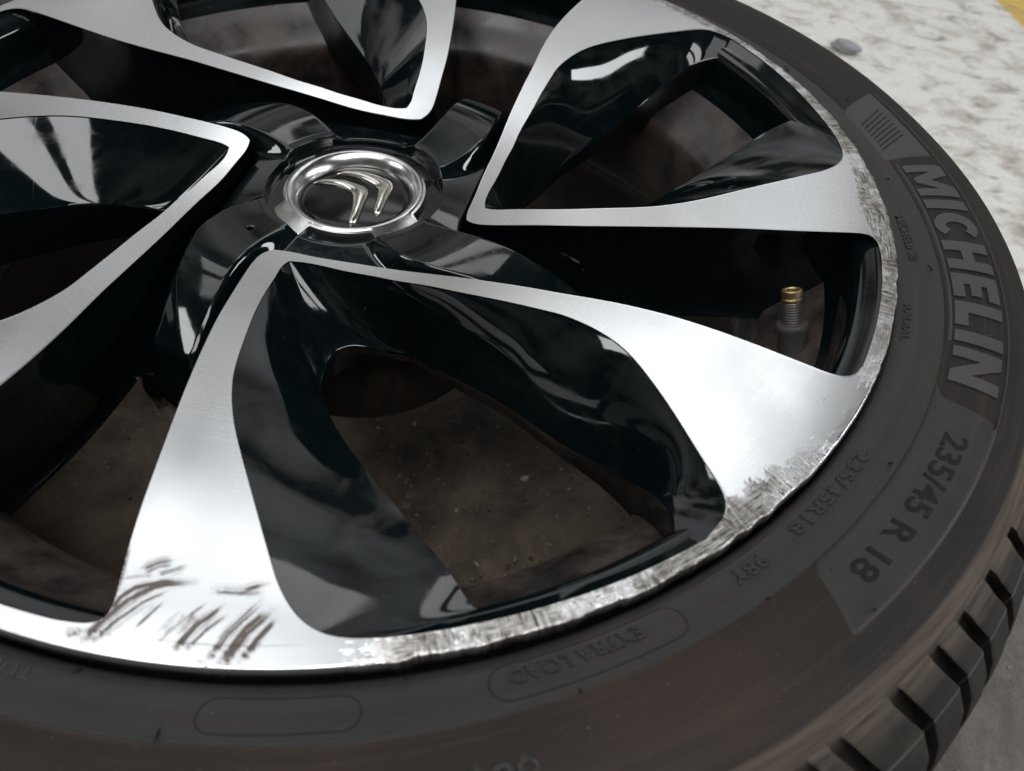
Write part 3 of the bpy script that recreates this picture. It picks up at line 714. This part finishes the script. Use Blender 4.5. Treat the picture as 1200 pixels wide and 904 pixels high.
def word(name, text, rb, a_start, a_end, height, mat, thick=.0004, shear=0.0, bold=0.0, base_h=0.0):
    if bold < 0: me = glyph_mesh(text)
    cu = bpy.data.curves.new('txt', 'FONT'); cu.body = text; cu.size = 1.0; cu.shear = shear; cu.offset = bold
    cu.resolution_u = 4; cu.fill_mode = 'FRONT'
    o = bpy.data.objects.new('txt', cu); COL.objects.link(o)
    dg = bpy.context.evaluated_depsgraph_get(); me = bpy.data.meshes.new_from_object(o.evaluated_get(dg)) if bold >= 0 else me
    bpy.data.objects.remove(o)
    bm = bmesh.new(); bm.from_mesh(me)
    slice_up(bm)
    V = np.array([v.co[:] for v in bm.verts])
    x0, x1, y1 = V[:, 0].min(), V[:, 0].max(), 0.729
    for vtx in bm.verts:
        az = a_start + (vtx.co.x - x0)/(x1 - x0)*(a_end - a_start); r_ = rb + vtx.co.y/y1*height
        vtx.co = Vector(on_tyre(r_, az, base_h + thick).tolist())
    bm.normal_update()
    # raise: skirts down to the rubber
    ed = [e for e in bm.edges if e.is_boundary]
    ret = bmesh.ops.extrude_edge_only(bm, edges=ed)
    for vtx in [g for g in ret['geom'] if isinstance(g, bmesh.types.BMVert)]: vtx.co.z -= thick + .0003
    bmesh.ops.recalc_face_normals(bm, faces=bm.faces)
    bm.to_mesh(me); bm.free(); me.materials.clear(); me.materials.append(mat); me.name = name
    return link(name, me, tyre)
o = word('brand_lettering', 'MICHELIN', .2690, 383.2, 349.6, .0176, RUBL, .0006, 0, -1)
o['label'] = 'large raised brand lettering on the sidewall'
word('size_lettering', '235/45 R 18', .2740, 344.2, 328.3, .0084, RUBD, .0002, 0, .018, .0004)
word('small_lettering', '235/45R18', .2515, 339.2, 328.6, .0050, RUBG, .0007, 0, .012)
word('small_lettering', '98Y', .2520, 325.2, 321.9, .0056, RUBG, .0007, 0, .012)
word('small_lettering', 'EXTRA LOAD', .2526, 314.1, 304.6, .0046, RUBG, .0007, 0, .01)
word('small_lettering', 'TUBELESS', .2508, 274.6, 267.2, .0042, RUBB, .0004, 0, .008)
word('small_lettering', 'MICHELIN®', .2545, 375.0, 367.2, .0036, RUBG, .0007, 0, .008)
word('small_lettering', 'RADIAL', .2502, 360.0, 354.6, .0034, RUBG, .0007, 0, .008)
word('pale_lettering', '800', .2782, 304.7, 300.6, .0110, RUBG, .0007, 0, .02)

# ---- sidewall panels, lines, outlines
def patch(name, ra, rb_, f0, f1, mat, h=.0004, nr=24, naz=60):
    rs = np.linspace(ra, rb_, nr); rows = []
    for q, r_ in enumerate(rs):
        az = np.linspace(f0(r_), f1(r_), naz); hh = np.full(naz, h); hh[0] = hh[-1] = -.0002
        if q in (0, nr - 1): hh[:] = -.0002
        rows.append(on_tyre(np.full(naz, r_), az, hh))
    mb = MB(); mb.grid(np.stack(rows, 0)); return mb.build(name, mat, tyre)
patch('size_panel', .2656, .2898, lambda r: np.interp(r, [.2656, .268, .2746, .2898], [327.6, 326.6, 326.0, 324.6]), lambda r: np.interp(r, [.2656, .267, .2695, .2767, .2887], [350.3, 349.0, 348.1, 347.7, 347.0]), RUBG)
patch('emblem_panel', .2630, .2872, lambda r: np.interp(r, [.263, .287], [384.8, 384.4]), lambda r: np.interp(r, [.263, .2673, .2872], [394.0, 395.6, 397.2]), RUBB, .0003)
patch('panel_line', .2884, .2896, lambda r: 347.0, lambda r: 397.0, RUBG, .0005, 4, 160)
patch('panel_line', .2668, .2684, lambda r: 355.3, lambda r: 384.0, RUBB, .0007, 4, 120)
for q in range(8):
    a0 = 394.0 - q*.72
    patch('panel_bar', .2655, .2835, lambda r, a0=a0: a0 - .16 + (r - .2835)*130, lambda r, a0=a0: a0 + .16 + (r - .2835)*130, RUBD, .0007, 8, 4)
def outline(name, r0, r1, a0, a1, mat=RUBB, rad=.0002):
    rm_ = (r0 + r1)/2; hr = (r1 - r0)/2; da_ = math.degrees(hr/rm_)
    pts = []
    for t_ in np.linspace(-90, 90, 14): pts.append((rm_ + hr*math.sin(R(t_)), a1 - da_ + da_*math.cos(R(t_))))
    for t_ in np.linspace(0, 1, 22)[1:-1]: pts.append((r1, a1 - da_ + (a0 - a1 + 2*da_)*t_))
    for t_ in np.linspace(90, 270, 14): pts.append((rm_ + hr*math.sin(R(t_)), a0 + da_ + da_*math.cos(R(t_))))
    for t_ in np.linspace(0, 1, 22)[1:-1]: pts.append((r0, a0 + da_ + (a1 - a0 - 2*da_)*t_))
    C = np.array([on_tyre(p_[0], p_[1]) for p_ in pts])
    T = np.roll(C, -1, 0) - np.roll(C, 1, 0); T /= np.linalg.norm(T, axis=1)[:, None]
    Zv = np.array([0, 0, 1.]); S = np.cross(T, Zv); S /= np.linalg.norm(S, axis=1)[:, None]
    th = np.linspace(0, 2*np.pi, 7)[:-1]
    G = np.stack([C + rad*(math.cos(t_)*S + math.sin(t_)*Zv) for t_ in th], 1)
    mb = MB(); mb.grid(G, cu=True, cv=True); return mb.build(name, mat, tyre)
outline('mould_outline', .2512, .2622, 285.4, 295.3, RUBD)
outline('mould_outline', .2505, .2622, 303.2, 317.2, RUBD)
outline('mould_outline', .2500, .2612, 319.2, 328.2, RUBB)
# vent hairs and vent pips
hairs = [(246.5, 277.3, 5.0), (262, 283.7, 5.0), (247.5, 298.1, 5.5), (262, 45.4, 4.5), (262.6, 5.6, 4.5), (263.5, 339.2, 4.0), (288.6, 346.4, 4.0), (288.2, 327.4, 3.5), (271, 36.8, 4.0)]
for r_, a0, ln in hairs:
    p0 = on_tyre(r_/1000, a0); d = np.array([random.uniform(-.8, .8), random.uniform(-.8, .8), .55]); d /= np.linalg.norm(d)
    C = np.array([p0 + d*ln/1000*t_ + np.array([.0005, -.0003, 0])*t_*t_ for t_ in (-.1, .3, .65, 1)])
    th = np.linspace(0, 2*np.pi, 7)[:-1]; sx_ = np.cross(d, [0, 0, 1.]); sx_ /= np.linalg.norm(sx_); sy_ = np.cross(d, sx_)
    G = np.stack([C + (.00036*(math.cos(t_)*sx_ + math.sin(t_)*sy_))*np.array([1, .9, .8, .5])[:, None] for t_ in th], 0)
    mb = MB(); mb.grid(G, cu=True); mb.build('vent_hair', RUBD, tyre)
def blob(mb, c, r_, flat=1.0, seed=0, n=8, rough=.0):
    rg = np.random.default_rng(seed); th = np.linspace(0, np.pi, n); ph = np.linspace(0, 2*np.pi, 2*n, endpoint=False)
    S = np.stack([np.outer(np.sin(th), np.cos(ph)), np.outer(np.sin(th), np.sin(ph)), np.outer(np.cos(th), np.ones(2*n))], -1)
    k = rg.random(6)*6.28
    f = 1 + rough*(np.sin(3*S[..., 0] + k[0]) + np.sin(4*S[..., 1] + k[1]) + np.sin(5*S[..., 2] + 2*S[..., 0] + k[2]))
    S = S*f[..., None]*np.asarray(r_); S[..., 2] *= flat
    mb.grid(S + np.asarray(c), cv=True)
for r_, a0 in ((268.2, 346.6), (271.2, 327.5), (266.0, 322.7), (265.3, 308.4), (284.3, 35.9), (260.3, 21.6)):
    mb = MB(); blob(mb, on_tyre(r_/1000, a0), .0008, .6, 1, 6); mb.build('vent_pip', RUBD, tyre)

# ================================================================== valve
v0 = pol([(205.7, .3, -13.0)])[0]; v1 = pol([(214.3, 357.5, -38.0)])[0]
vax = (v0 - v1)/np.linalg.norm(v0 - v1); vsx = np.cross(vax, [0, 1., 0]); vsx /= np.linalg.norm(vsx); vsy = np.cross(vax, vsx)
def turned(name, prof, mat, parent, sharp=35):
    mb = MB(); th = np.linspace(0, 2*np.pi, 32, endpoint=False)
    G = np.stack([[v0 + 1.1*(r_*math.cos(t_)*vsx + r_*math.sin(t_)*vsy + z_*vax) for r_, z_ in prof] for t_ in th])
    mb.grid(G, cu=True); return mb.build(name, mat, parent, sharp=sharp, loc=(0, 0, ZO) if parent is car_wheel else None)
valve = turned('valve_stem', [(.0, -.014), (.0041, -.0140), (.0060, -.0142), (.0064, -.0150), (.0064, -.0165), (.0056, -.0180), (.0056, -.040), (.0066, -.046), (.0080, -.052), (.0080, -.058)], VRUB, car_wheel)
turned('brass_tip', [(.0, -.0040), (.0012, -.0036), (.0012, -.0022), (.0021, -.0024), (.0026, -.0050), (.0026, -.0004), (.0029, 0), (.0036, 0), (.0040, -.0004), (.0040, -.0026), (.0034, -.0032), (.0040, -.0038), (.0040, -.0046), (.0036, -.0052)], BRASS, valve, 30)
prof = [(.0036, -.0050)]
for q in range(8): prof += [(.0038, -.0054 - q*.0011), (.00365, -.0059 - q*.0011)]
turned('threaded_barrel', prof + [(.0039, -.0150)], STEEL, valve, 25)

# ================================================================== small things on the floor
m = Mat('stone'); t = m.n('TexCoord'); n = m.noise(t.outputs['Object'], 60, 4)
m.set(Base_Color=m.mix(n, (.20, .21, .22, 1), (.34, .35, .36, 1)), Roughness=.7); STONE = m.m
m = Mat('dry_leaf'); t = m.n('TexCoord'); n = m.noise(t.outputs['Object'], 200, 4)
m.set(Base_Color=m.mix(n, (.38, .15, .05, 1), (.62, .34, .15, 1)), Roughness=.7); LEAF = m.m
m = Mat('pale_chip'); t = m.n('TexCoord'); n = m.noise(t.outputs['Object'], 200, 4)
m.set(Base_Color=m.mix(n, (.30, .26, .21, 1), (.48, .43, .36, 1)), Roughness=.7); CHIP = m.m
m = Mat('dirt_crumbs'); t = m.n('TexCoord'); n = m.noise(t.outputs['Object'], 90, 4)
m.set(Base_Color=m.mix(m.rng(n, .35, .65), (.05, .036, .027, 1), (.28, .23, .18, 1)), Roughness=.8); GRIT = m.m
def stone(name, x, y, rx, ry, rz_, mat, label, cat, seed, rot=0, group=None):
    mb = MB(); blob(mb, (0, 0, rz_*.8), (rx, ry, rz_), 1.0, seed, 12, .13); o = mb.build(name, mat)
    o.location = (x, y, 0); o.rotation_euler.z = rot; tag(o, label, cat, group=group); return o
stone('pebble', .2546, .703, .016, .008, .007, STONE, 'smooth dark grey pebble on the white painted floor beside the tyre', 'stone', 3, -.3)
mb = MB(); g = np.linspace(-1, 1, 13); gx, gy = np.meshgrid(g, g, indexing='ij')
wd = np.sqrt(np.clip(1 - gx**2, 0, 1))*.0042
G = np.stack([gx*.0085, gy*wd*1.2, .0035 + .0022*np.sin(gx*3) + .0014*np.abs(gy)], -1)
mb.grid(G); mb.grid(G - np.array([0, 0, .0004]), flip=True)
lf = mb.build('leaf_scrap', LEAF, weld=0); lf.location = (-.155, .002, 0); lf.rotation_euler.z = .7; tag(lf, 'small orange brown scrap of dry leaf on the dark floor under the wheel', 'leaf')
for (px_, py_, s_, sd) in ((.0095, .035, .0014, 5), (-.012, .024, .0009, 6), (.093, .018, .0016, 7), (.060, -.02, .0009, 8), (.085, -.052, .0009, 9)):
    stone('grit_chip', px_, py_, s_*1.7, s_, s_*.6, CHIP, 'largest flat pale chip among the grit on the dark floor under the wheel' if sd == 7 else 'tiny pale chip of grit on the dark floor seen through a spoke opening', 'grit', sd, sd, 'grit chips under the wheel')
# loose grit on the bare concrete: uncountable
mb = MB()
for q in range(900):
    x_ = random.uniform(.30, .75); y_ = random.uniform(-.45, .25)
    if math.hypot(x_, y_) < .335: continue
    s_ = random.choice((.0004, .0005, .0007, .0007, .0011)); blob(mb, (x_, y_, s_*.3), s_, .7, q, 4, .12)
for q in range(2600):
    a0 = random.uniform(0, 6.283); r_ = .22*math.sqrt(random.random()); s_ = random.choice((.0003, .0004, .0005, .0006, .0009, .0014)); blob(mb, (r_*math.cos(a0), r_*math.sin(a0), s_*.3), s_, .6, q, 4, .2)
gr = mb.build('loose_grit', GRIT, smooth=False); tag(gr, 'fine loose grit and dirt crumbs scattered over the bare concrete', 'grit', 'stuff')
